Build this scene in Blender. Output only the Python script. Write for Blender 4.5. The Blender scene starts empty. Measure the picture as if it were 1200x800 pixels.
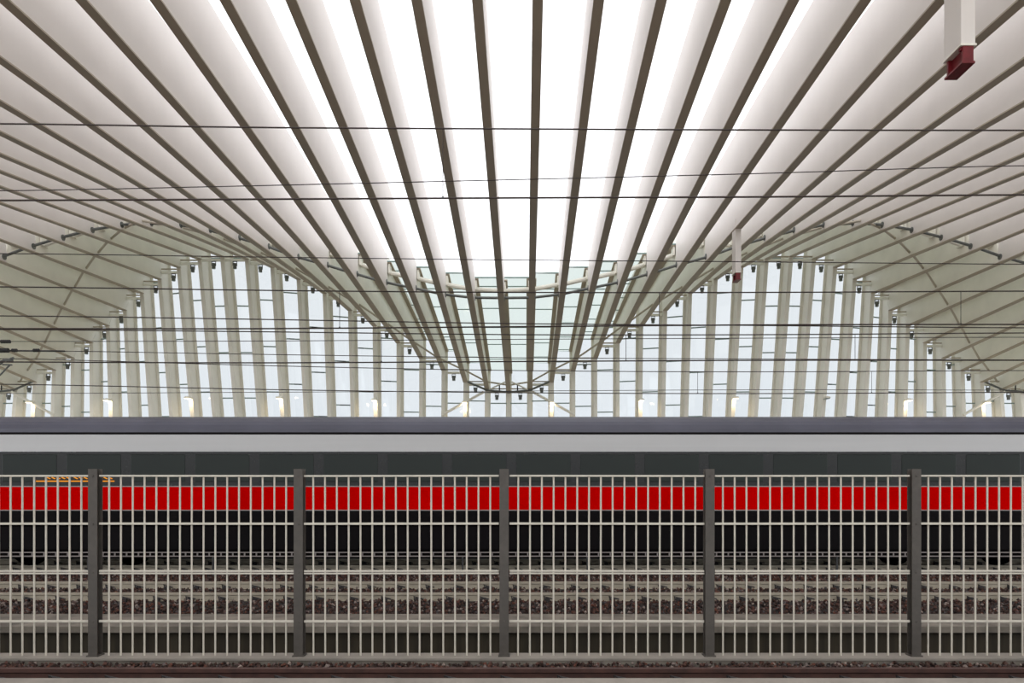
import bpy, math, random
from mathutils import Vector, Matrix
random.seed(7)
SC = bpy.context.scene
COL = SC.collection
PI = math.pi
E = 1.94            # eye above rail top
F = 800.0; PX = 616.0; PY = 572.0
DECK = 0.55         # platform height above rail

# ------------------------------------------------------------------ materials
MATS = {}
def nodes_of(name):
    m = bpy.data.materials.new(name); m.use_nodes = True
    nt = m.node_tree
    for n in list(nt.nodes): nt.nodes.remove(n)
    out = nt.nodes.new('ShaderNodeOutputMaterial')
    return m, nt, out

def paint(name, col, rough=0.5, metal=0.0, vary=0.08, scale=3.0, bump=0.0, bscale=40.0, spec=0.5, stretch=None, coat=0.0):
    """principled material with procedural wear noise in object space"""
    m, nt, out = nodes_of(name)
    b = nt.nodes.new('ShaderNodeBsdfPrincipled')
    b.inputs['Roughness'].default_value = rough
    b.inputs['Metallic'].default_value = metal
    b.inputs['Specular IOR Level'].default_value = spec
    if coat: b.inputs['Coat Weight'].default_value = coat
    tc = nt.nodes.new('ShaderNodeTexCoord')
    vec = tc.outputs['Object']
    if stretch:
        mp = nt.nodes.new('ShaderNodeMapping'); mp.inputs['Scale'].default_value = stretch
        nt.links.new(vec, mp.inputs['Vector']); vec = mp.outputs['Vector']
    n = nt.nodes.new('ShaderNodeTexNoise'); n.inputs['Scale'].default_value = scale
    n.inputs['Detail'].default_value = 5.0
    nt.links.new(vec, n.inputs['Vector'])
    r = nt.nodes.new('ShaderNodeValToRGB')
    lo = [max(0, c*(1-vary)) for c in col]; hi = [min(1, c*(1+vary)) for c in col]
    r.color_ramp.elements[0].position = 0.3; r.color_ramp.elements[0].color = (*lo, 1)
    r.color_ramp.elements[1].position = 0.7; r.color_ramp.elements[1].color = (*hi, 1)
    nt.links.new(n.outputs['Fac'], r.inputs['Fac'])
    nt.links.new(r.outputs['Color'], b.inputs['Base Color'])
    if bump:
        n2 = nt.nodes.new('ShaderNodeTexNoise'); n2.inputs['Scale'].default_value = bscale
        nt.links.new(vec, n2.inputs['Vector'])
        bp = nt.nodes.new('ShaderNodeBump'); bp.inputs['Strength'].default_value = bump
        nt.links.new(n2.outputs['Fac'], bp.inputs['Height'])
        nt.links.new(bp.outputs['Normal'], b.inputs['Normal'])
    nt.links.new(b.outputs['BSDF'], out.inputs['Surface'])
    MATS[name] = m
    return m

def glass(name, tint, gloss=0.06, diffuse=0.0, dcol=(0.9,0.9,0.9)):
    m, nt, out = nodes_of(name)
    t = nt.nodes.new('ShaderNodeBsdfTransparent'); t.inputs['Color'].default_value = (*tint, 1)
    g = nt.nodes.new('ShaderNodeBsdfGlossy'); g.inputs['Roughness'].default_value = 0.05
    g.inputs['Color'].default_value = (0.9, 0.95, 0.93, 1)
    mx = nt.nodes.new('ShaderNodeMixShader'); mx.inputs['Fac'].default_value = gloss
    nt.links.new(t.outputs[0], mx.inputs[1]); nt.links.new(g.outputs[0], mx.inputs[2])
    last = mx.outputs[0]
    if diffuse:
        d = nt.nodes.new('ShaderNodeBsdfTranslucent'); d.inputs['Color'].default_value = (*dcol, 1)
        m2 = nt.nodes.new('ShaderNodeMixShader'); m2.inputs['Fac'].default_value = diffuse
        nt.links.new(last, m2.inputs[1]); nt.links.new(d.outputs[0], m2.inputs[2]); last = m2.outputs[0]
    nt.links.new(last, out.inputs['Surface'])
    MATS[name] = m
    return m

def emis(name, col, strength):
    m, nt, out = nodes_of(name)
    e = nt.nodes.new('ShaderNodeEmission'); e.inputs['Color'].default_value = (*col, 1)
    e.inputs['Strength'].default_value = strength
    nt.links.new(e.outputs[0], out.inputs['Surface'])
    MATS[name] = m
    return m

steel   = paint('white_painted_steel', (0.80, 0.755, 0.72), 0.5, vary=0.03, scale=1.2)
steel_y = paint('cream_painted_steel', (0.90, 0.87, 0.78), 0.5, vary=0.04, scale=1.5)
flange_m= paint('shaded_flange_steel', (0.47, 0.40, 0.31), 0.55, vary=0.05, scale=1.5)  # shade on the flange undersides put into a darker steel colour
dark_st = paint('dark_rubber_metal', (0.03, 0.03, 0.03), 0.5)
grey_st = paint('grey_fitting', (0.16, 0.17, 0.16), 0.4, metal=0.3)
mullion = paint('mullion_grey', (0.26, 0.35, 0.33), 0.4)
fence_m = paint('galvanised_bar', (0.54, 0.50, 0.425), 0.5, metal=0.0, vary=0.10, scale=9.0)
brace_m = paint('shaded_brace_steel', (0.56, 0.50, 0.41), 0.5, vary=0.04)  # cream brace tubes given a darker tone for the shade they sit in
lad_m   = paint('weathered_ladder', (0.24, 0.21, 0.20), 0.7, vary=0.15)
post_m  = paint('dark_grey_post', (0.066, 0.057, 0.048), 0.6, vary=0.15, scale=12.0, bump=0.1)
wire_m  = paint('wire_copper', (0.030, 0.018, 0.014), 0.5)
red_st  = paint('red_oxide_primer', (0.15, 0.007, 0.012), 0.45, vary=0.25, scale=14.0)
conc    = paint('pale_concrete', (0.235, 0.21, 0.18), 0.85, vary=0.18, scale=2.6, bump=0.25, bscale=60)
conc_p  = paint('bounce_paving', (0.48, 0.46, 0.41), 0.85, vary=0.1, scale=1.5)  # unseen ground made paler to bounce extra light up into the roof
conc_d  = paint('weathered_concrete', (0.12, 0.11, 0.09), 0.9, vary=0.45, scale=2.2, bump=0.4, bscale=30)
conc_k  = paint('kerb_concrete', (0.155, 0.135, 0.11), 0.9, vary=0.4, scale=2.5, bump=0.4, bscale=30)
pit_m   = paint('shaded_pit_concrete', (0.030, 0.023, 0.013), 0.9, vary=0.4, scale=1.5, stretch=(6, 1, 0.4), bump=0.2)  # recess shade below the coping painted in as a darker brown
ball_b  = paint('ballast_bed', (0.015, 0.009, 0.007), 0.95, vary=0.7, scale=28.0, bump=1.0, bscale=30)
rail_m  = paint('dusty_rail_steel', (0.33, 0.29, 0.225), 0.6, vary=0.12, scale=5.0)
rail_r  = paint('rusty_rail_steel', (0.055, 0.022, 0.016), 0.6, vary=0.3, scale=9.0)
clip_m  = paint('black_rail_clip', (0.018, 0.014, 0.014), 0.6)
sleep_m = paint('sleeper_concrete', (0.06, 0.045, 0.035), 0.9, vary=0.25, scale=6.0)
t_roof  = paint('train_roof_grey', (0.082, 0.082, 0.112), 0.45, vary=0.12, scale=0.9, stretch=(1, 0.2, 0.2))
t_white = paint('train_silver_white', (0.53, 0.53, 0.53), 0.35, vary=0.03, scale=1.0, stretch=(0.2, 1, 8))
t_black = paint('train_black_band', (0.008, 0.009, 0.009), 0.25, vary=0.2, spec=0.3)
t_red   = paint('train_red', (0.56, 0.0, 0.0), 0.5, vary=0.10, scale=0.8, spec=0.0)
t_slate = paint('train_slate', (0.006, 0.005, 0.0055), 0.6, spec=0.05)
t_under = paint('train_underframe', (0.0015, 0.001, 0.001), 0.8, spec=0.05)
t_line  = paint('train_pale_line', (0.26, 0.25, 0.245), 0.4)
orange  = emis('amber_led', (1.0, 0.36, 0.02), 0.9)
lampglow= emis('warm_lamp_glow', (1.0, 0.86, 0.60), 4.0)
sky_gl  = glass('clear_roof_glazing', (0.93, 0.93, 0.94), 0.03, 0.10, (0.95, 0.95, 0.96))
roof_gl = glass('green_tinted_glass', (0.40, 0.44, 0.42), 0.05)
wall_gl = glass('pale_wall_glass', (0.41, 0.428, 0.438), 0.05)
# train window glass: dark, glossy, green reflections put into the base colour
m, nt, out = nodes_of('train_window_glass')
b = nt.nodes.new('ShaderNodeBsdfPrincipled')
tc = nt.nodes.new('ShaderNodeTexCoord'); n = nt.nodes.new('ShaderNodeTexNoise'); n.inputs['Scale'].default_value = 0.5
nt.links.new(tc.outputs['Object'], n.inputs['Vector'])
r = nt.nodes.new('ShaderNodeValToRGB'); r.color_ramp.elements[0].color = (0.003, 0.005, 0.004, 1); r.color_ramp.elements[1].color = (0.017, 0.028, 0.020, 1)
nt.links.new(n.outputs['Fac'], r.inputs['Fac']); nt.links.new(r.outputs['Color'], b.inputs['Base Color'])
b.inputs['Roughness'].default_value = 0.12; b.inputs['Specular IOR Level'].default_value = 0.18
nt.links.new(b.outputs[0], out.inputs['Surface']); t_glass = m
# ballast stones: each stone its own colour
m, nt, out = nodes_of('ballast_stone')
b = nt.nodes.new('ShaderNodeBsdfPrincipled'); b.inputs['Roughness'].default_value = 0.9
g = nt.nodes.new('ShaderNodeNewGeometry'); r = nt.nodes.new('ShaderNodeValToRGB')
cr = r.color_ramp
cr.elements[0].position = 0.0; cr.elements[0].color = (0.010, 0.005, 0.004, 1)
cr.elements[1].position = 1.0; cr.elements[1].color = (0.26, 0.20, 0.17, 1)
for p, c in ((0.25, (0.028, 0.009, 0.005, 1)), (0.5, (0.045, 0.024, 0.017, 1)), (0.7, (0.10, 0.032, 0.018, 1)), (0.88, (0.065, 0.055, 0.055, 1))):
    e = cr.elements.new(p); e.color = c
nt.links.new(g.outputs['Random Per Island'], r.inputs['Fac'])
nt.links.new(r.outputs['Color'], b.inputs['Base Color']); nt.links.new(b.outputs[0], out.inputs['Surface'])
stone_m = m

# ------------------------------------------------------------------ mesh helpers
class MB:
    def __init__(s): s.v = []; s.f = []
    def add(s, v, f):
        o = len(s.v); s.v += [tuple(p) for p in v]; s.f += [tuple(i+o for i in q) for q in f]
    def box(s, x0, x1, y0, y1, z0, z1):
        v = [(x0,y0,z0),(x1,y0,z0),(x1,y1,z0),(x0,y1,z0),(x0,y0,z1),(x1,y0,z1),(x1,y1,z1),(x0,y1,z1)]
        s.add(v, [(0,3,2,1),(4,5,6,7),(0,1,5,4),(1,2,6,5),(2,3,7,6),(3,0,4,7)])
    def prism(s, poly, x0, x1):
        """polygon in (y,z) extruded along x"""
        n = len(poly)
        v = [(x0,p[0],p[1]) for p in poly] + [(x1,p[0],p[1]) for p in poly]
        f = [tuple(range(n))[::-1], tuple(range(n, 2*n))]
        f += [(i, (i+1) % n, (i+1) % n + n, i+n) for i in range(n)]
        s.add(v, f)
    def strip(s, pts, t):
        """ribbon along (y,z,width) points at x=0, thickness t upward along normal"""
        v = []; f = []
        n = len(pts)
        for k, (y, z, w) in enumerate(pts):
            a = pts[max(0, k-1)]; c = pts[min(n-1, k+1)]
            ty, tz = c[0]-a[0], c[1]-a[1]; L = math.hypot(ty, tz)
            ny, nz = -tz/L, ty/L
            v += [(-w/2,y,z),(w/2,y,z),(w/2,y+ny*t,z+nz*t),(-w/2,y+ny*t,z+nz*t)]
        for k in range(n-1):
            o = 4*k
            for q in range(4):
                r_ = (q+1) % 4
                f.append((o+q, o+4+q, o+4+r_, o+r_))
        f.append((0,1,2,3)); f.append((4*n-1,4*n-2,4*n-3,4*n-4))
        s.add(v, f)
    def tube(s, pts, r, n=8):
        pts = [Vector(p) for p in pts]
        v = []; f = []
        for k, p in enumerate(pts):
            t = (pts[min(len(pts)-1, k+1)] - pts[max(0, k-1)]).normalized()
            up = Vector((0,0,1)) if abs(t.z) < 0.9 else Vector((0,1,0))
            a = t.cross(up).normalized(); b_ = t.cross(a).normalized()
            for q in range(n):
                an = 2*PI*q/n
                v.append(p + (a*math.cos(an) + b_*math.sin(an))*r)
        for k in range(len(pts)-1):
            for q in range(n):
                q2 = (q+1) % n
                f.append((k*n+q, k*n+q2, (k+1)*n+q2, (k+1)*n+q))
        f.append(tuple(range(n))[::-1]); f.append(tuple((len(pts)-1)*n+q for q in range(n)))
        s.add(v, f)
    def disc(s, c, axis, r, h, n=12):
        c = Vector(c); a = Vector(axis).normalized()*h/2
        s.tube([c-a, c+a], r, n)
    def build(s, name, mat, parent=None, loc=(0,0,0), bevel=0, smooth=False):
        me = bpy.data.meshes.new(name); me.from_pydata(s.v, [], s.f); me.validate(); me.update()
        import bmesh
        bm = bmesh.new(); bm.from_mesh(me); bmesh.ops.recalc_face_normals(bm, faces=bm.faces); bm.to_mesh(me); bm.free()
        me.materials.append(mat)
        if smooth:
            for p in me.polygons: p.use_smooth = True
        o = bpy.data.objects.new(name, me); COL.objects.link(o)
        o.location = loc
        if parent: o.parent = parent
        if bevel:
            b = o.modifiers.new('bevel', 'BEVEL'); b.width = bevel; b.segments = 2; b.limit_method = 'ANGLE'
        return o

def tag(o, label=None, cat=None, group=None, kind=None):
    if label: o['label'] = label
    if cat: o['category'] = cat
    if group: o['group'] = group
    if kind: o['kind'] = kind
    return o
def empty(name, loc, label, cat, group=None):
    o = bpy.data.objects.new(name, None); COL.objects.link(o); o.location = loc
    o.empty_display_size = 0.2
    return tag(o, label, cat, group)
def copy_tree(o, parent=None):
    c = o.copy(); COL.objects.link(c); c.parent = parent
    for ch in o.children: copy_tree(ch, c)
    return c
def px(x, y, d):     # photograph pixel at depth d -> world
    return Vector(((x-PX)*d/F, d, E + (PY-y)*d/F))

UNITS = ['zeroth','first','second','third','fourth','fifth','sixth','seventh','eighth','ninth','tenth','eleventh','twelfth','thirteenth',
 'fourteenth','fifteenth','sixteenth','seventeenth','eighteenth','nineteenth','twentieth']
def ordn(n):
    if n <= 20: return UNITS[n]
    return 'twenty-' + UNITS[n-20]
def bay_phrase(i):      # the bay between rib i and rib i+1, named by its outer rib
    k = i+1 if i >= 0 else i
    return '%s rib %s of the central one' % (ordn(abs(k)), 'right' if k > 0 else 'left')

# ------------------------------------------------------------------ roof geometry (a ruled wave)
YE = [460,457,448,434,420,402,382,364,344,327.5,313.5,304,301]
DE = [31.9,31.85,31.7,31.55,31.35,31.1,30.7,30.3,29.87,29.45,29.1,28.88,28.78]
def jf(i):
    k = (i+1) % 24
    return k if k <= 12 else 24-k
def lerp_t(T, j):
    a = int(math.floor(j)); a = min(a, len(T)-2); return T[a] + (T[a+1]-T[a])*(j-a)
PIV_D, PIV_Z = 15.0, E + 7.42
DARC = 23.2; D0 = -1.2
def eave(j):
    d = lerp_t(DE, j); return d, E + (PY-lerp_t(YE, j))/F*d
def low(j, d):
    de, ze = eave(j); return PIV_Z + (ze-PIV_Z)*(d-PIV_D)/(de-PIV_D)
def arc_depth(j): return 1.22 if j <= 2 else max(1.0, 1.22 - 0.06*(j-2))
BASE_D = 31.2
ODEP = 0.62
def outer_knee(j):
    de, ze = eave(j); return de + ODEP, ze + 1.0
def up(j, d):
    """underside of the outer flange beyond the arc"""
    ko, kz = outer_knee(j); a = low(j, 23.5) + arc_depth(j)
    return a + (kz-a)*(d-23.5)/(ko-23.5)
def Xr(i): return i + 0.2

NMIN, NMAX = -28, 26
mesh_cache = {}
def rib_parts(j):
    if j in mesh_cache: return mesh_cache[j]
    de, ze = eave(j); ok, oz = outer_knee(j)
    blade = MB()
    blade.prism([(D0, low(j,D0)+0.03), (23.3, low(j,23.3)+0.03), (23.3, low(j,23.3)+1.25), (D0, low(j,D0)+1.25)], -0.075, 0.075)
    web = MB()
    web.prism([(23.3, low(j,23.3)+0.03), (de, ze+0.03), (ok, oz), (23.5, up(j,23.5))], -0.02, 0.02)
    lf = MB()
    lf.strip([(D0, low(j,D0), .17), (11, low(j,11), .175), (17, low(j,17), .20), (23, low(j,23), .205), (de, ze, .215)], 0.03)
    uf = MB()
    uf.strip([(23.5, up(j,23.5), .34), (ok, oz, .34)], 0.035)
    # column: inner flange, web, outer flange
    zb = DECK
    cw = MB()
    cw.prism([(BASE_D, zb), (BASE_D+ODEP, zb), (ok, oz), (de, ze)], -0.02, 0.02)
    ci = MB()
    def slab(mb, d0, z0, d1, z1, w, t):
        L = math.hypot(d1-d0, z1-z0); ny, nz = (z1-z0)/L, -(d1-d0)/L     # pointing away from camera
        mb.prism([(d0, z0), (d1, z1), (d1+ny*t, z1+nz*t), (d0+ny*t, z0+nz*t)], -w/2, w/2)
    slab(ci, BASE_D, zb, de, ze+0.02, .17, .035)
    co = MB(); slab(co, BASE_D+ODEP, zb, ok, oz, .27, .035)
    bp = MB(); bp.box(-.22, .22, BASE_D-.12, BASE_D+ODEP+.12, zb, zb+.04)
    # thin stiffener plates on the beam web near the column head
    mesh_cache[j] = (blade, web, lf, uf, cw, ci, co, bp)
    return mesh_cache[j]
objs_j = {}
for i in list(range(0, NMAX+1)) + list(range(-1, NMIN-1, -1)):
    j = jf(i)
    h = 'lowest' if j <= 2 else 'low' if j <= 5 else 'middling' if j <= 8 else 'tall'
    r_ = empty('roof_rib', (Xr(i), 0, 0), ('white roof rib on a %s column, %s to the %s of the central rib' % (h, ordn(abs(i)), 'right' if i > 0 else 'left')) if i else 'white roof rib running straight down the middle of the picture', 'roof rib', 'white ribs of the station roof')
    if j not in objs_j:
        B = rib_parts(j)
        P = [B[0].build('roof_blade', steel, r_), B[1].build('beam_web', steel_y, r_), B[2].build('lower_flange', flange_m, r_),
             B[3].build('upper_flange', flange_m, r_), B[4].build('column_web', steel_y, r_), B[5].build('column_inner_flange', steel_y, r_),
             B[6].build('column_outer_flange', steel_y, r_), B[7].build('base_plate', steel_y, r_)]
        objs_j[j] = P
    else:
        for p in objs_j[j]:
            c = p.copy(); COL.objects.link(c); c.parent = r_

# ------------------------------------------------------------------ ceiling: clear glazing on top of the blades
mb = MB()
ds = [D0, 6, 12, 18, 23.35]
for i in range(NMIN, NMAX):
    for a in range(len(ds)-1):
        q = []
        for (ii, dd) in ((i, ds[a]), (i+1, ds[a]), (i+1, ds[a+1]), (i, ds[a+1])):
            q.append((Xr(ii), dd, low(jf(ii), dd)+1.27))
        mb.add(q, [(0,1,2,3)])
        mb.add([(p[0],p[1],p[2]+0.02) for p in q], [(0,3,2,1)])
tag(mb.build('ceiling', sky_gl), kind='structure')

# ------------------------------------------------------------------ glazed bays
MREF = [470,467.5,470.6,474.7,482,446.5,459.5,425.5,439,453,462,469]
wn = 0
for i in range(NMIN, NMAX):
    ja, jb = jf(i), jf(i+1); jl = min(ja, jb)
    wn += 1
    xa, xb = Xr(i), Xr(i+1)
    def wp(ii, d, z): return (Xr(ii), d, z)
    g = MB(); t = 0.03
    # each bay is glazed flat, just outside both of its ribs and stepped against its neighbours
    def bay_prof(p, q):
        kp, kq = outer_knee(p), outer_knee(q)
        return [(23.5, max(up(p,23.5), up(q,23.5))+.05), (max(kp[0],kq[0])+.07, max(kp[1],kq[1])+.05), (BASE_D+ODEP+.07, DECK)]
    BP = bay_prof(ja, jb); ka = kb = BP[1]
    def gz(d_): return BP[0][1] + (BP[1][1]-BP[0][1])*(d_-23.5)/(BP[1][0]-23.5)
    # roof part above the outer flange
    q = [(xa, 23.5, BP[0][1]), (xb, 23.5, BP[0][1]), (xb, kb[0], kb[1]), (xa, ka[0], ka[1])]
    g.add(q, [(0,1,2,3)])
    root = g.build('window_%d' % wn, roof_gl); tag(root, kind='structure')
    w = MB()
    wa, wb = outer_knee(ja)[0]+.07, outer_knee(jb)[0]+.07
    w.add([(xa, wa, ka[1]), (xb, wb, kb[1]), (xb, BASE_D+ODEP+.07, DECK), (xa, BASE_D+ODEP+.07, DECK)], [(0,1,2,3)])
    w.build('wall_pane', wall_gl, root)
    # riser closing the step to the neighbouring bay
    A, B_ = bay_prof(jf(i-1), ja), BP
    if abs(A[1][1]-B_[1][1]) > 1e-4:
        rz = MB()
        for k in range(1):
            (a0,a1),(b0,b1) = (A[k],A[k+1]),(B_[k],B_[k+1])
            v = [(x_, p[0], p[1]) for x_ in (xa-.012, xa+.012) for p in (a0,a1,b1,b0)]
            rz.add(v, [(0,1,2,3),(7,6,5,4),(0,4,5,1),(1,5,6,2),(2,6,7,3),(3,7,4,0)])
        rz.build('step_riser', steel_y, root)
    # mullions of the wall
    z0 = E + (PY-MREF[jl])/F*31.6
    zs = [z0 + k*1.97 for k in range(-3, 5)]
    ml = MB()
    for z in zs:
        if z < DECK+.2: continue
        za, zb_ = ka[1], kb[1]
        if z > min(za, zb_) - .05: continue
        def dw(k, z): return BASE_D+ODEP+.05 + (k[0]-BASE_D-ODEP-.07)*(z-DECK)/(k[1]-DECK)
        ya, yb = dw((wa, ka[1]), z), dw((wb, kb[1]), z)
        ml.add([(xa,ya,z-.025),(xb,yb,z-.025),(xb,yb,z+.025),(xa,ya,z+.025),(xa,ya-.04,z-.025),(xb,yb-.04,z-.025),(xb,yb-.04,z+.025),(xa,ya-.04,z+.025)],
               [(0,1,2,3),(7,6,5,4),(0,4,5,1),(1,5,6,2),(2,6,7,3),(3,7,4,0)])
    ml.build('mullion', mullion, root)
    # roof mullions across the bay
    rm = MB()
    ph = (jl*0.37) % 1.0
    for k in range(5):
        f_ = (k + 0.35 + 0.9*ph)/5.2
        if f_ > .97: continue
        da, db = 23.5+(ka[0]-23.5)*f_, 23.5+(kb[0]-23.5)*f_
        rm.tube([(xa, da, gz(da)-.02), (xb, db, gz(db)-.02)], .020, 6)
    rm.build('glazing_bar', mullion, root)
    # edge of the glazing at the arc
    eb = MB(); eb.tube([(xa, 23.5, BP[0][1]), (xb, 23.5, BP[0][1])], .03, 6)
    eb.build('edge_bar', mullion, root)

# ------------------------------------------------------------------ arc of tubes with clamps between the ribs
def arc_off(j): return .20 + .28*max(0, (1-j/7))
grp_arc = 'tubes of the arc under the roof'
for i in range(NMIN, NMAX):
    ja, jb = jf(i), jf(i+1)
    xa, xb = Xr(i)+.08, Xr(i+1)-.08
    za, zb_ = low(ja, DARC)+arc_off(ja), low(jb, DARC)+arc_off(jb)
    nm = bay_phrase(i)
    root = empty('arc_brace', ((xa+xb)/2, DARC, (za+zb_)/2), 'thin dark brace tube just inside the ' + nm, 'roof brace', grp_arc)
    L = root.location
    def T(pts): return [Vector(p)-L for p in pts]
    m_ = MB(); m_.tube(T([(xa-.07, DARC, za), (xb+.07, DARC, zb_)]), .045, 10); m_.build('brace_tube', grey_st, root, smooth=False)
    ea, ebb = (up(ja,23.8)-.18 if ja < 8 else low(ja,23.8)+.45), (up(jb,23.8)-.18 if jb < 8 else low(jb,23.8)+.45)
    m_ = MB(); m_.tube(T([(xa-.02, 23.75, ea-.05), (xb+.02, 23.75, ebb-.05)]), .075, 10); m_.build('pale_tube', steel_y, root, smooth=False)
    for (x, z, e) in ((xa, za, ea), (xb, zb_, ebb)):
        m_ = MB(); m_.disc(Vector((x, DARC, z))-L, (1,0,0), .10, .03); m_.build('end_disc', grey_st, root)
        m_ = MB(); m_.box(x-L.x-.03, x-L.x+.03, 23.55-L.y, 23.9-L.y, e-L.z-.12, e-L.z+.20); m_.build('clamp', steel_y, root)

# ------------------------------------------------------------------ diagonal tube chain from the low eave up to the crest of the roof
ZC = {1.5:5.27,2.5:5.6,3.5:6.1,4.5:6.57,5.5:7.1,6.5:7.62,7.5:8.09,8.5:8.48,9.5:8.72,10.5:8.84,11.5:8.79}
def chain(j):
    j2 = max(j, 0.6)
    d = 32.95 - 0.86*j2
    if j < .6: d = 32.3
    d = min(d, 32.3)
    return d, (low(j, min(d, eave(j)[0])) + (.17 if j > 2 else .42))
for i in range(NMIN, NMAX):
    ja, jb = jf(i), jf(i+1)
    (da, za), (db, zb_) = chain(ja), chain(jb)
    xa, xb = Xr(i)+.02, Xr(i+1)-.02
    L = Vector(((xa+xb)/2, (da+db)/2, (za+zb_)/2))
    nm = bay_phrase(i)
    m_ = MB(); m_.tube([Vector((xa,da,za))-L, Vector((xb,db,zb_))-L], .042, 8)
    o = m_.build('diagonal_brace', brace_m, None, L)
    tag(o, 'shade-toned diagonal brace tube just inside the ' + nm, 'roof brace', 'diagonal brace tubes of the roof')

# ------------------------------------------------------------------ head bars with hanging spotlights
for i in range(NMIN, NMAX):
    ja, jb = jf(i), jf(i+1)
    hi_i, jh, jl_ = (i, ja, jb) if ja > jb else (i+1, jb, ja)
    de, ze = eave(jh)
    z = ze - .06
    dm = max(eave(ja)[0], eave(jb)[0]) + .12
    xa, xb = Xr(i)+.03, Xr(i+1)-.03
    root = empty('spotlight', ((xa+xb)/2, dm, z), '', 'spotlight', 'spotlights under the eave')
    root['label'] = 'small dark spotlight at the eave just inside the ' + bay_phrase(i)
    m_ = MB(); m_.box(-(xb-xa)/2, (xb-xa)/2, -.05, .05, -.05, .05); m_.build('head_bar', steel_y, root)
    m_ = MB(); m_.box(-(xb-xa)/2, (xb-xa)/2, -.03, .03, .12, .17); m_.build('cable_tray', flange_m, root)
    s = -1 if hi_i == i+1 else 1
    cx = s*(-.05)
    m_ = MB(); m_.box(cx-.09, cx-.075, -.02, .02, -.22, -.05); m_.box(cx+.075, cx+.09, -.02, .02, -.22, -.05); m_.box(cx-.09, cx+.09, -.02, .02, -.07, -.05)
    m_.build('yoke', dark_st, root)
    m_ = MB(); m_.tube([(cx, 0, -.14), (cx, 0, -.24)], .095, 10); m_.tube([(cx, 0, -.24), (cx, 0, -.36)], .075, 10); m_.build('housing', grey_st, root)
    m_ = MB(); m_.disc((cx, 0, -.365), (0,0,1), .06, .01); m_.build('lens', mullion, root)

# ------------------------------------------------------------------ low-eave tie arcs and V-braces at each trough
for tr in (-25, -1, 23):
    pos = 'the middle' if tr == -1 else ('the left edge' if tr < 0 else 'the right edge')
    pts = []
    for k, yy in ((-2, 446), (-1, 457), (0, 459.5), (1, 457), (2, 446)):
        d = 31.7
        pts.append(Vector((Xr(tr+k), d, E + (PY-yy)/F*d)))
    L = pts[2]
    root = empty('arched_tie', L, 'dark arched tie tube under the lowest eave at ' + pos, 'roof brace')
    m_ = MB(); m_.tube([p-L for p in pts], .05, 8); m_.build('tie_tube', grey_st, root)
    for s in (-1, 1):
        m_ = MB(); m_.tube([Vector((s*1.0, 0, .07)), Vector((s*.45, 0.05, .35)), Vector((s*.12, 0.05, .5))], .035, 8)
        m_.build('strut', steel_y, root)
        m_ = MB(); m_.tube([Vector((s*.42, 0.05, .02)), Vector((s*.42, 0.05, .34))], .03, 6); m_.build('strut', dark_st, root)
    for s in (-1, 1):
        d = 31.45
        zt = E + (PY-459)/F*d; zb_ = E + (PY-486)/F*d
        p0 = Vector((Xr(tr+s)+s*.12, d, zt)); p1 = Vector((Xr(tr+3*s)+s*.05, d, zb_))
        m_ = MB(); m_.tube([Vector((0,0,0)), p1-p0], .06, 10)
        o = m_.build('raking_brace', steel_y, None, p0)
        tag(o, 'cream raking brace tube sloping down %s from the low eave at %s' % ('right' if s > 0 else 'left', pos), 'roof brace')

# ------------------------------------------------------------------ column lamps, every fourth column
for i in (-23, -19, -15, -11, -7, -3, 1, 5, 9, 13, 17, 21):
    lit = i != 13
    z = E + (PY-469)/F*30.6
    j = jf(i); de, ze = eave(j)
    d = BASE_D + (de-BASE_D)*(z-DECK)/(ze-DECK)
    root = empty('column_lamp', (Xr(i), d, z), ('lit' if lit else 'unlit') + ' lamp on the %s column %s of the central one' % (ordn(abs(i)), 'right' if i > 0 else 'left'), 'lamp', 'lamps on the platform columns')
    m_ = MB(); m_.box(-.05, .05, -.30, .0, .05, .10); m_.build('arm', steel_y, root, bevel=.01)
    m_ = MB(); m_.prism([(-.40,.02),(-.38,.07),(-.10,.07),(-.06,.0),(-.40,.0)], -.10, .10); m_.build('lamp_head', steel_y, root, bevel=.01)
    m_ = MB(); m_.box(-.09, .09, -.38, -.10, -.025, -.002); m_.build('diffuser', lampglow if lit else mullion, root)
    if lit:
        l = bpy.data.lights.new('lamp_light', 'AREA'); l.shape = 'RECTANGLE'; l.size = .24; l.size_y = .3; l.energy = 6; l.color = (1.0, .78, .48)
        lo = bpy.data.objects.new('lamp_light', l); COL.objects.link(lo); lo.parent = root; lo.location = (0, -.24, -.06)
        lo.rotation_euler = (math.radians(25), 0, 0)

# ------------------------------------------------------------------ hanging catenary posts with red ends
def hang(i, d, zbot, label):
    j = jf(i); ztop = low(j, d) + .3
    root = empty('hanging_post', (Xr(i), d, zbot), label, 'post')
    m_ = MB(); m_.box(-.085, .085, 0, .33, 0, ztop-zbot); m_.build('post', steel, root, bevel=.008)
    m_ = MB(); m_.box(-.095, .095, -.01, .34, -.012, .012); m_.build('end_plate', steel_y, root)
    m_ = MB()
    m_.box(-.062, .062, .0, .03, -.20, -.012); m_.box(-.062, .062, .28, .31, -.20, -.012)
    m_.box(-.015, .015, .03, .29, -.20, -.012)
    m_.box(-.080, .075, -.01, .33, -.220, -.195)
    m_.box(-.075, .075, .02, .06, -.05, -.012)
    o = m_.build('beam_stub', red_st, root); o['label'] = 'dark red I-beam stub'
hang(5, 8.02, E+5.21, 'pale square post with dark red stub hanging from the roof at top right')
hang(6, 19.9, E+6.30, 'pale square post with dark red stub hanging above the train, the farther one')

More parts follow.
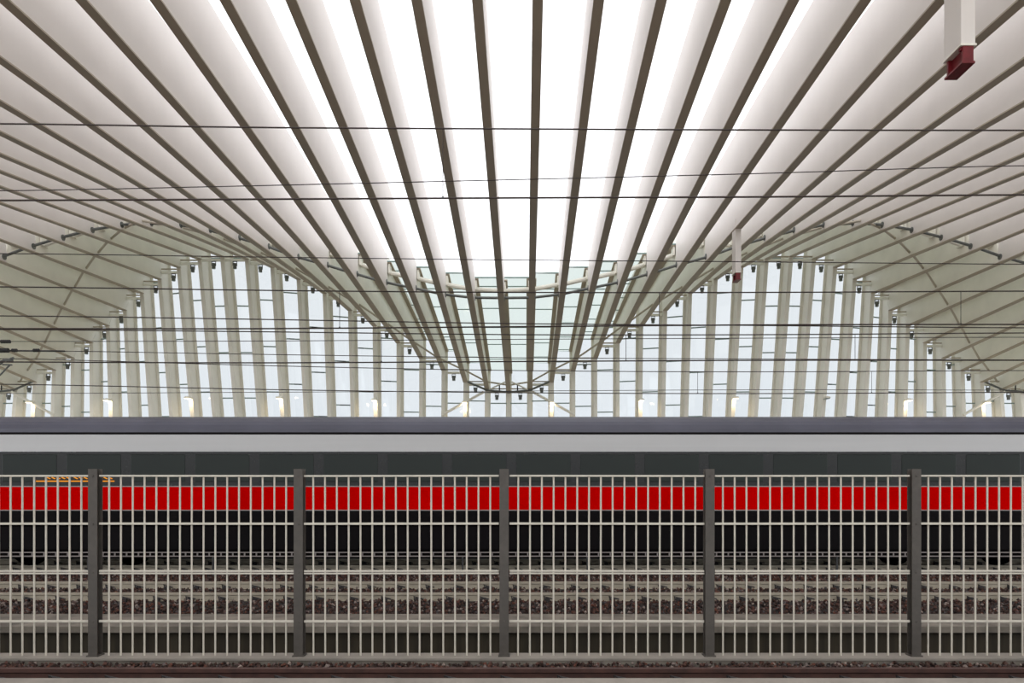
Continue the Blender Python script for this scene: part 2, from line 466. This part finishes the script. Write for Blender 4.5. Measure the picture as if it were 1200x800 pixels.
# ------------------------------------------------------------------ overhead wires
def wire_pts(ys, d, x0=-500, x1=1700):
    xs = [0, 300, 600, 900, 1200]
    pts = []
    n = 24
    for k in range(n+1):
        x = x0 + (x1-x0)*k/n
        xc = min(max(x, 0), 1200); a = min(int(xc//300), 3); f_ = (xc-xs[a])/300
        # smooth interpolation (Catmull-Rom)
        y_1 = ys[max(0, a-1)]; y0 = ys[a]; y1 = ys[a+1]; y2 = ys[min(4, a+2)]
        y = 0.5*((2*y0)+(-y_1+y1)*f_+(2*y_1-5*y0+4*y1-y2)*f_*f_+(-y_1+3*y0-3*y1+y2)*f_**3)
        if x < 0: y = ys[0] + (ys[1]-ys[0])/300*x*.5
        if x > 1200: y = ys[4] + (ys[4]-ys[3])/300*(x-1200)*.5
        pts.append(px(x, y, d))
    return pts
def yat(ys, x):
    a = min(int(x//300), 3); return ys[a] + (ys[a+1]-ys[a])*(x-300*a)/300
cat_spec = [
 ('nearest track', 6.7, [145,149.3,151,152.3,152.7], [234.8,233.4,231.8,230.6,228.3], .0085, [519]),
 ('second track', 13.45, [336,340,342.5,342.5,341], [385,385,382.7,380.5,380], .014, [398, 772.6, 1126]),
 ('track of the red train', 18.0, [386,388.5,392,392,390], [424,425,423.5,422,422], .017, [447, 733.6, 1002]),
 ('track behind the train', 23.1, [420,428,434,435.5,434], [450,456,460,461,459.5], .016, [817.6, 1021.5]),
]
for (nm, d, ms, cs, r0, drops) in cat_spec:
    root = empty('overhead_line', (0, d, E+3), 'dark pair of overhead wires with droppers above the ' + nm, 'overhead wire')
    L = root.location
    m_ = MB(); m_.tube([p-L for p in wire_pts(ms, d)], r0*.9, 6); m_.build('messenger_wire', wire_m, root)
    m_ = MB(); m_.tube([p-L for p in wire_pts(cs, d)], r0*1.05, 6); m_.build('contact_wire', wire_m, root)
    for x in drops:
        a = px(x, yat(ms, x), d)-L; b_ = px(x, yat(cs, x), d)-L
        m_ = MB(); m_.tube([a, b_], r0*.45, 6); dr = m_.build('dropper', wire_m, root)
        m_ = MB(); m_.box(b_.x-r0, b_.x+r0, b_.y-.01, b_.y+.01, b_.z-r0*.6, b_.z+r0*1.8); m_.build('clip', dark_st, dr)
for (nm, d, ys, r0) in [
 ('thin feeder wire rising to the right between the nearest pair', 8.6, [223.5,217.5,210.5,203,194], .006),
 ('feeder wire above the second track, highest below the arc', 12.0, [297,301,304.5,306.8,309.5], .008),
 ('feeder wire joining the contact wire of the second track at right', 14.3, [370,374,379,381.3,384], .012),
 ('faint wire with one black insulator at left', 16.6, [400,399.5,397.5,396,395], .009),
 ('faint wire with a row of black insulators at left', 17.4, [410.3,415,419,420.5,421.5], .010),
 ('faint lowest wire just above the train roof', 22.4, [461,459.5,458,456.5,457], .010)]:
    pts = wire_pts(ys, d); L = pts[12].copy()
    m_ = MB(); m_.tube([p-L for p in pts], r0, 6)
    if 'insulator' in nm:
        root = empty('feeder_wire', L, nm, 'overhead wire')
        m_.build('wire', wire_m, root)
        spans = [(1, 12)] if 'one' in nm else [(-14, 10), (14, 20), (39, 46)]
        for (a, b_) in spans:
            n_ = max(2, int((b_-a)/2.0)); q = MB()
            q.tube([px(a, yat(ys, 0), d)-L, px(b_, yat(ys, 0)+.2, d)-L], .02, 6)
            for k in range(n_):
                q.disc(px(a+(b_-a)*(k+.5)/n_, yat(ys, 0)+.1, d)-L, (1,0,0), .045 if n_ < 8 else .06, .028)
            q.build('insulator', dark_st, root)
        if len(spans) > 1:
            q = MB(); q.tube([px(-60, yat(ys,0), d)-L, px(76, yat(ys, 0)+1.0, d)-L], .022, 6); q.build('tension_rod', dark_st, root)
    else:
        o = m_.build('feeder_wire', wire_m, None, L); tag(o, nm, 'overhead wire')
# cantilever bracket at the left edge
d = 18.4; L = px(0, 425, d)
root = empty('catenary_bracket', L, 'dark tubular bracket carrying the wires at the left edge of the picture', 'bracket')
for (pts, r0) in (([(-60,430),(0,424),(5,421.5),(15,423)], .03), ([(-60,455),(0,439.5),(12,427)], .022), ([(0,427),(6,422),(14,420)], .022), ([(12,421),(16,419.5)], .04), ([(3,427),(14,427.5)], .02)):
    m_ = MB(); m_.tube([px(a, b_, d)-L for a, b_ in pts], r0, 8); m_.build('bracket_tube', grey_st, root)

# ------------------------------------------------------------------ tracks
def rail_profile(): # (y,z) section
    return [(-.036,0),(-.036,-.04),(-.009,-.055),(-.009,-.14),(-.075,-.155),(-.075,-.172),(.075,-.172),(.075,-.155),(.009,-.14),(.009,-.055),(.036,-.04),(.036,0)]
XL, XRr = -22.0, 22.0
def track(dc, label, mat, clips):
    root = empty('railway_track', (0, dc, 0), label, 'track')
    nsl = int(34/.6)
    sl = None
    for k in range(nsl):
        x = -17 + k*.6
        if sl is None:
            m_ = MB(); m_.prism([(-1.2,-.40),(-1.2,-.19),(-.95,-.165),(.95,-.165),(1.2,-.19),(1.2,-.40)], -.13, .13)
            sl = m_.build('sleeper', sleep_m, root); sl.location = (x, 0, 0)
        else:
            c = sl.copy(); COL.objects.link(c); c.parent = root; c.location = (x, 0, 0)
    for s in (-1, 1):
        m_ = MB(); m_.prism([(y+s*.75, z) for y, z in rail_profile()], XL, XRr)
        rl = m_.build('rail', mat, root)
        if clips:
            c0 = None
            for k in range(nsl):
                x = -17 + k*.6
                if c0 is None:
                    m_ = MB()
                    m_.box(-.05, .05, -.145, -.08, -.14, -.085)
                    m_.tube([(-.045,-.12,-.12),(-.06,-.12,-.045),(-.02,-.11,-.07),(.05,-.11,-.085),(.12,-.13,-.10)], .014, 6)
                    c0 = m_.build('rail_clip', clip_m, rl); c0.location = (x, s*.75, 0)
                else:
                    c = c0.copy(); COL.objects.link(c); c.parent = rl; c.location = (x, s*.75, 0)
    return root
track(6.62, 'rusty railway track between the near platform and the fence', rail_r, True)
track(13.45, 'dusty railway track just behind the fence, in front of the train', rail_m, True)
track(18.0, 'railway track under the red striped train', rail_m, True)
track(23.1, 'railway track hidden behind the train beside the far platform', rail_m, False)

# ------------------------------------------------------------------ ground
def struct(name, mb, mat): return tag(mb.build(name, mat), kind='structure')
m_ = MB(); m_.box(-60, 60, -14, 4.86, DECK-.35, DECK); m_.box(-60, 60, -14, 5.0, DECK-.10, DECK+.001); struct('platform_near', m_, conc)
m_ = MB(); m_.box(-60, 60, -14, 4.9, -1.3, DECK-.34); struct('wall_near_platform', m_, conc_d)
m_ = MB(); m_.box(-60, 60, 4.7, 8.24, -1.3, -.215); struct('floor', m_, ball_b)
m_ = MB(); m_.box(-60, 60, 8.2, 8.46, -1.3, -.125); struct('fence_plinth', m_, conc_k)
m_ = MB(); m_.box(-60, 60, 8.185, 8.47, -.125, -.10); struct('plinth_cap', m_, conc)
m_ = MB(); m_.box(-60, 60, 8.46, 10.6, -1.5, -1.1); m_.box(-60, 60, 10.52, 10.7, -1.3, -.30); struct('drainage_channel', m_, pit_m)
m_ = MB(); m_.box(-60, 60, 10.40, 11.45, -.26, -.165); struct('kerb_coping', m_, conc_k)
m_ = MB(); m_.prism([(10.6,-1.3),(10.6,-.25),(11.4,-.25),(12.4,-.15),(24.7,-.15),(24.7,-1.3)], -60, 60); struct('ballast_bed', m_, ball_b)
m_ = MB(); m_.box(-60, 60, 24.7, 40, -1.3, DECK); struct('platform_far', m_, conc_p)
m_ = MB(); m_.box(-250, 250, -200, 300, -1.6, -1.45); struct('ground', m_, conc_p)

# ballast stones (uncountable)
def stones(name, label, areas, n, size=(.022, .045)):
    mb_ = MB()
    tot = sum((a[1]-a[0])*(a[3]-a[2]) for a in areas)
    base = [Vector(v) for v in ((1,0,0),(-1,0,0),(0,1,0),(0,-1,0),(0,0,1),(0,0,-1))]
    faces = [(0,2,4),(2,1,4),(1,3,4),(3,0,4),(2,0,5),(1,2,5),(3,1,5),(0,3,5)]
    for a in areas:
        m_n = int(n*(a[1]-a[0])*(a[3]-a[2])/tot)
        for k in range(m_n):
            x = random.uniform(a[0], a[1]); y = random.uniform(a[2], a[3]); s = random.uniform(*size)
            z = a[4] + random.uniform(-.01, .025)
            if len(a) > 5: z += (a[5]-a[4])*(y-a[2])/(a[3]-a[2])
            R = Matrix.Rotation(random.uniform(0, 6.28), 3, 'Z') @ Matrix.Rotation(random.uniform(0, 3.1), 3, 'X')
            v = [R @ (b_*s*random.uniform(.65, 1.25)) + Vector((x, y, z)) for b_ in base]
            mb_.add(v, faces)
    me = bpy.data.meshes.new(name); me.from_pydata(mb_.v, [], mb_.f); me.update(); me.materials.append(stone_m)
    o = bpy.data.objects.new(name, me); COL.objects.link(o)
    tag(o, label, 'ballast', kind='stuff'); return o
stones('track_ballast', 'reddish brown crushed stone ballast around the second track behind the fence', [(-11, 11, 11.43, 12.60, -.215, -.13), (-13, 13, 12.80, 14.1, -.14), (-15, 15, 14.3, 17.15, -.14)], 34000, (.021, .038))
stones('plinth_ballast', 'reddish brown stones lying along the foot of the fence plinth', [(-8.5, 8.5, 7.52, 8.19, -.20), (-8.5, 8.5, 7.98, 8.2, -.17)], 6500, (.016, .034))

# low white ladder guard in front of the train
d = 16.0
root = empty('cable_ladder', (0, d, 0), 'low pale ladder-shaped cable guard running along the track under the train', 'cable ladder')
z1 = E - 75*d/F; z2 = E - 79.5*d/F
for z in (z1, z2):
    m_ = MB(); m_.box(-14, 14, -.012, .012, z-.012, z+.012); m_.build('side_rail', lad_m, root)
rg = None
for k in range(98):
    x = -13.5 + k*.2765
    if rg is None:
        m_ = MB(); m_.box(-.012, .012, -.011, .011, z2, z1); rg = m_.build('rung', lad_m, root); rg.location = (x, 0, 0)
    else:
        c = rg.copy(); COL.objects.link(c); c.parent = root; c.location = (x, 0, 0)
for k in range(10):
    m_ = MB(); m_.box(-.02, .02, .0, .03, -.24, z2); p_ = m_.build('support', dark_st, root, (-13.2+k*2.93, 0.02, 0))

# ------------------------------------------------------------------ fence
DF = 8.33; K = F/DF
posts_x = [-7.75, -5.25, -2.757, -.262, 2.235, 4.74, 7.24]
def zf(y): return E + (PY-y)/K
zb_f = -.10
post0 = None
for k, x in enumerate(posts_x):
    lab = ['outside the left edge', 'leftmost in the picture', 'second from the left', 'in the middle', 'second from the right', 'rightmost in the picture', 'outside the right edge'][k]
    if post0 is None:
        post0 = empty('fence_post', (x, DF, zb_f), '', 'fence post', 'posts of the track fence')
        m_ = MB(); h_ = zf(549.5)-zb_f
        m_.box(-.055, .055, -.055, -.043, 0, h_); m_.box(-.055, .055, .043, .055, 0, h_); m_.box(-.006, .006, -.05, .05, 0, h_)
        m_.build('steel_section', post_m, post0)
        m_ = MB(); m_.box(-.07, .07, -.07, .07, 0, .015); m_.build('foot_plate', post_m, post0)
        for zz in (zf(557.5), zf(613.5), zf(670), zf(727.5)):
            m_ = MB(); m_.disc((0, -.058, zz-zb_f), (0,1,0), .012, .012, 8); m_.build('bolt', post_m, post0)
        p_ = post0
    else:
        p_ = copy_tree(post0); p_.location = (x, DF, zb_f)
    p_['label'] = 'dark grey steel fence post, ' + lab
panel0 = None
for k in range(len(posts_x)-1):
    x0, x1 = posts_x[k]+.058, posts_x[k+1]-.058
    lab = ['left of the leftmost post', 'between the leftmost post and the second post', 'between the second post and the middle post', 'just right of the middle post', 'left of the rightmost post', 'right of the rightmost post'][k]
    cx = (posts_x[k]+posts_x[k+1])/2
    if panel0 is None:
        panel0 = empty('barred_fence', (cx, DF, zb_f), '', 'fence', 'barred fences along the track')
        hw = 1.185
        for (y, r_, th) in ((557.5, .011, 0), (613.3, .013, 0), (670, .014, 1), (727.3, .014, 0)):
            m_ = MB(); z = zf(y)-zb_f
            if th:
                m_.box(-hw, hw, -.032, -.010, z+.004, z+.026); m_.box(-hw, hw, -.032, -.010, z-.024, z-.004)
            else:
                m_.box(-hw, hw, -.032, -.010, z-r_, z+r_)
            m_.build('crossbar', fence_m, panel0, bevel=.003)
        bar = None
        for q in range(16):
            x = (q-7.5)*.1440
            if bar is None:
                m_ = MB(); m_.tube([(0, 0, 0), (0, 0, zf(558)-zb_f)], .0112, 8); bar = m_.build('vertical_bar', fence_m, panel0); bar.location = (x, 0, 0)
            else:
                c = bar.copy(); COL.objects.link(c); c.parent = panel0; c.location = (x, 0, 0)
        p_ = panel0
    else:
        p_ = copy_tree(panel0)
    p_.location = (cx, DF, zb_f)
    p_.rotation_euler.y = [0, .001, -.0012, .0014, -.0008, .001][k]
    p_['label'] = 'pale barred metal fence ' + lab

# ------------------------------------------------------------------ train
DT = 18.0
train = empty('train', (0, DT, 0), 'high-speed train with dark grey roof, silver band, black windows and red stripe', 'train')
def side(zz):  # outer half-width at height
    return 1.42
COACHES = [(-42.5, -15.0), (-14.35, 13.75), (14.4, 41.9)]
def shell(z_list, name, mat, ext=0.0, both=True, parent=train, coaches=COACHES, xr=None, lab=None):
    m_ = MB()
    for (a, b_) in coaches:
        for s in ((-1, 1) if both else (-1,)):
            poly = [(s*(w+ext), z) for (w, z) in z_list] + [(s*(z_list[-1][0]-.05), z_list[-1][1]), (s*(z_list[0][0]-.05), z_list[0][1])]
            m_.prism(poly, a, b_)
    o = m_.build(name, mat, parent)
    if lab: o['label'] = lab
    return o
z_rt, z_wb, z_wt = 3.22, 2.83, 2.83
# core body
m_ = MB()
for (a, b_) in COACHES:
    m_.prism([(-1.36,.45),(-1.38,3.25),(-1.1,3.5),(-.6,3.62),(.6,3.62),(1.1,3.5),(1.38,3.25),(1.36,.45)], a, b_)
m_.build('body_core', t_slate, train)
# roof: curved
rp = []
for k in range(17):
    an = PI*k/16
    c_, s_ = math.cos(an), math.sin(an)
    rp.append((-1.40*math.copysign(abs(c_)**.55, c_), 3.25 + .52*abs(s_)**.8))
rp += [(1.34, 3.25), (-1.34, 3.25)]
m_ = MB()
for (a, b_) in COACHES: m_.prism(rp, a, b_)
roof = m_.build('roof', t_roof, train); roof['label'] = 'dark blue grey rounded roof'
m_ = MB()
for k in range(10):
    x = -12.2 + k*2.75
    m_.box(x-.04, x+.04, -1.43, -1.38, 3.27, 3.42)
m_ = MB(); 
for (a, b_) in COACHES: m_.box(a, b_, -1.435, -1.39, 3.255, 3.30)
gl = m_.build('gutter', t_slate, train)
shell([(1.425, 2.83), (1.425, 3.245)], 'silver_band', t_white, lab='silver white cantrail band')
shell([(1.42, 1.995), (1.42, 2.83)], 'window_band', t_black, lab='glossy black window band')
shell([(1.428, 1.42), (1.428, 1.975)], 'red_stripe', t_red, lab='bright red stripe')
shell([(1.430, 1.975), (1.430, 2.000)], 'stripe_edge', t_line, lab='thin pale line above the red stripe')
shell([(1.430, 1.398), (1.430, 1.42)], 'stripe_edge', t_line, lab='thin pale line below the red stripe')
shell([(1.425, 1.08), (1.425, 1.398)], 'lower_side', t_slate)
shell([(1.30, .22), (1.37, 1.08)], 'skirt', t_under)
# windows
wi = None
for k in range(16):
    x = -12.05 + k*1.56
    if wi is None:
        m_ = MB(); m_.box(-.66, .66, -1.432, -1.40, 2.10, 2.76); wi = m_.build('window_pane', t_glass, train, bevel=.012); wi.location = (x, 0, 0)
    else:
        c = wi.copy(); COL.objects.link(c); c.parent = train; c.location = (x, 0, 0)
# doors near the coach ends
for x in (-13.4, 12.95):
    m_ = MB(); m_.box(-.42, .42, -1.436, -1.40, 1.10, 2.0); dr = m_.build('door', t_red if False else t_slate, train, (x, 0, 0), bevel=.01)
    m_ = MB(); m_.box(-.42, .42, -1.44, -1.41, 1.44, 1.965); m_.build('door_stripe', t_red, dr)
    m_ = MB(); m_.box(-.25, .25, -1.44, -1.41, 2.10, 2.72); m_.build('door_pane', t_glass, dr, bevel=.01)
    m_ = MB(); m_.box(.30, .33, -1.455, -1.436, 1.25, 1.75); m_.build('door_handle', t_line, dr)
# led display: slanted amber dashes over an amber line
root = MB(); root.box(-11.95, -9.85, -1.437, -1.41, 2.02, 2.215); disp = root.build('display_board', t_black, train)
m_ = MB()
zc = E + (PY-560)/F*(DT-1.43)
for (xa, xb) in ((54, 84), (86, 137)):
    n_ = int((xb-xa)/5.8)
    for k in range(n_):
        x = (xa + k*5.8 - PX)*(DT-1.44)/F; w = .085
        m_.add([(x, -1.441, zc+.015), (x+.03, -1.441, zc+.028), (x+w+.03, -1.441, zc-.012), (x+w, -1.441, zc-.025),
                (x, -1.436, zc+.015), (x+.03, -1.436, zc+.028), (x+w+.03, -1.436, zc-.012), (x+w, -1.436, zc-.025)],
               [(0,1,2,3),(7,6,5,4),(0,4,5,1),(1,5,6,2),(2,6,7,3),(3,7,4,0)])
m_.build('amber_dashes', orange, disp)
m_ = MB(); zc2 = E + (PY-563.6)/F*(DT-1.43)
m_.box((42-PX)*16.56/F, (134-PX)*16.56/F, -1.441, -1.436, zc2-.014, zc2+.014); m_.build('amber_line', orange, disp)
# bogies, wheels, underframe boxes
for cx in (-11.2, 10.6):
    m_ = MB(); m_.prism([(-1.15,.35),(-1.15,.62),(1.15,.62),(1.15,.35)], cx-1.75, cx+1.75); bg = m_.build('bogie_frame', t_under, train, bevel=.03)
    for dx in (-1.3, 1.3):
        m_ = MB()
        for s in (-1, 1):
            m_.disc((cx+dx, s*.75, .445), (0,1,0), .445, .13, 28)
        m_.tube([(cx+dx, -1.05, .445), (cx+dx, 1.05, .445)], .08, 12)
        m_.build('wheelset', t_under, bg)
    m_ = MB(); m_.tube([(cx, -1.15, .35), (cx, -1.15, .75)], .14, 12); m_.build('spring', t_under, bg)
for (a, b_) in ((-8.4,-5.9),(-5.5,-2.2),(-1.7,1.8),(2.3,4.6),(5.0,8.2)):
    m_ = MB(); m_.box(a, b_, -1.22, 1.22, .26, .8); m_.build('equipment_box', t_under, train, bevel=.03)
for (a, b_) in ((-15.0,-14.35), (13.75,14.4)):
    m_ = MB(); m_.box(a, b_, -1.2, 1.2, .9, 3.5); m_.build('gangway', t_under, train)

# ------------------------------------------------------------------ world, camera, view
w = bpy.data.worlds.new('World'); SC.world = w; w.use_nodes = True
nt = w.node_tree
for n in list(nt.nodes): nt.nodes.remove(n)
o = nt.nodes.new('ShaderNodeOutputWorld'); bg = nt.nodes.new('ShaderNodeBackground')
tc = nt.nodes.new('ShaderNodeTexCoord'); sp = nt.nodes.new('ShaderNodeSeparateXYZ'); r = nt.nodes.new('ShaderNodeValToRGB')
nt.links.new(tc.outputs['Generated'], sp.inputs[0]); nt.links.new(sp.outputs['Z'], r.inputs['Fac'])
r.color_ramp.elements[0].position = 0.0; r.color_ramp.elements[0].color = (.93, .96, 1.0, 1)
r.color_ramp.elements[1].position = 0.6; r.color_ramp.elements[1].color = (1, 1, 1, 1)
nt.links.new(r.outputs['Color'], bg.inputs['Color']); bg.inputs['Strength'].default_value = 2.05
nt.links.new(bg.outputs[0], o.inputs['Surface'])

cam = bpy.data.cameras.new('Camera'); co = bpy.data.objects.new('Camera', cam); COL.objects.link(co)
co.location = (0, 0, E); co.rotation_euler = (PI/2, 0, 0)
cam.sensor_width = 36; cam.lens = 24.0; cam.sensor_fit = 'HORIZONTAL'
cam.shift_x = (600-PX)/1200; cam.shift_y = (PY-400)/1200
cam.clip_end = 1000
SC.camera = co
SC.view_settings.view_transform = 'Standard'; SC.view_settings.look = 'None'
SC.view_settings.exposure = 0.0; SC.view_settings.gamma = 1.0; SC.view_settings.use_curve_mapping = False
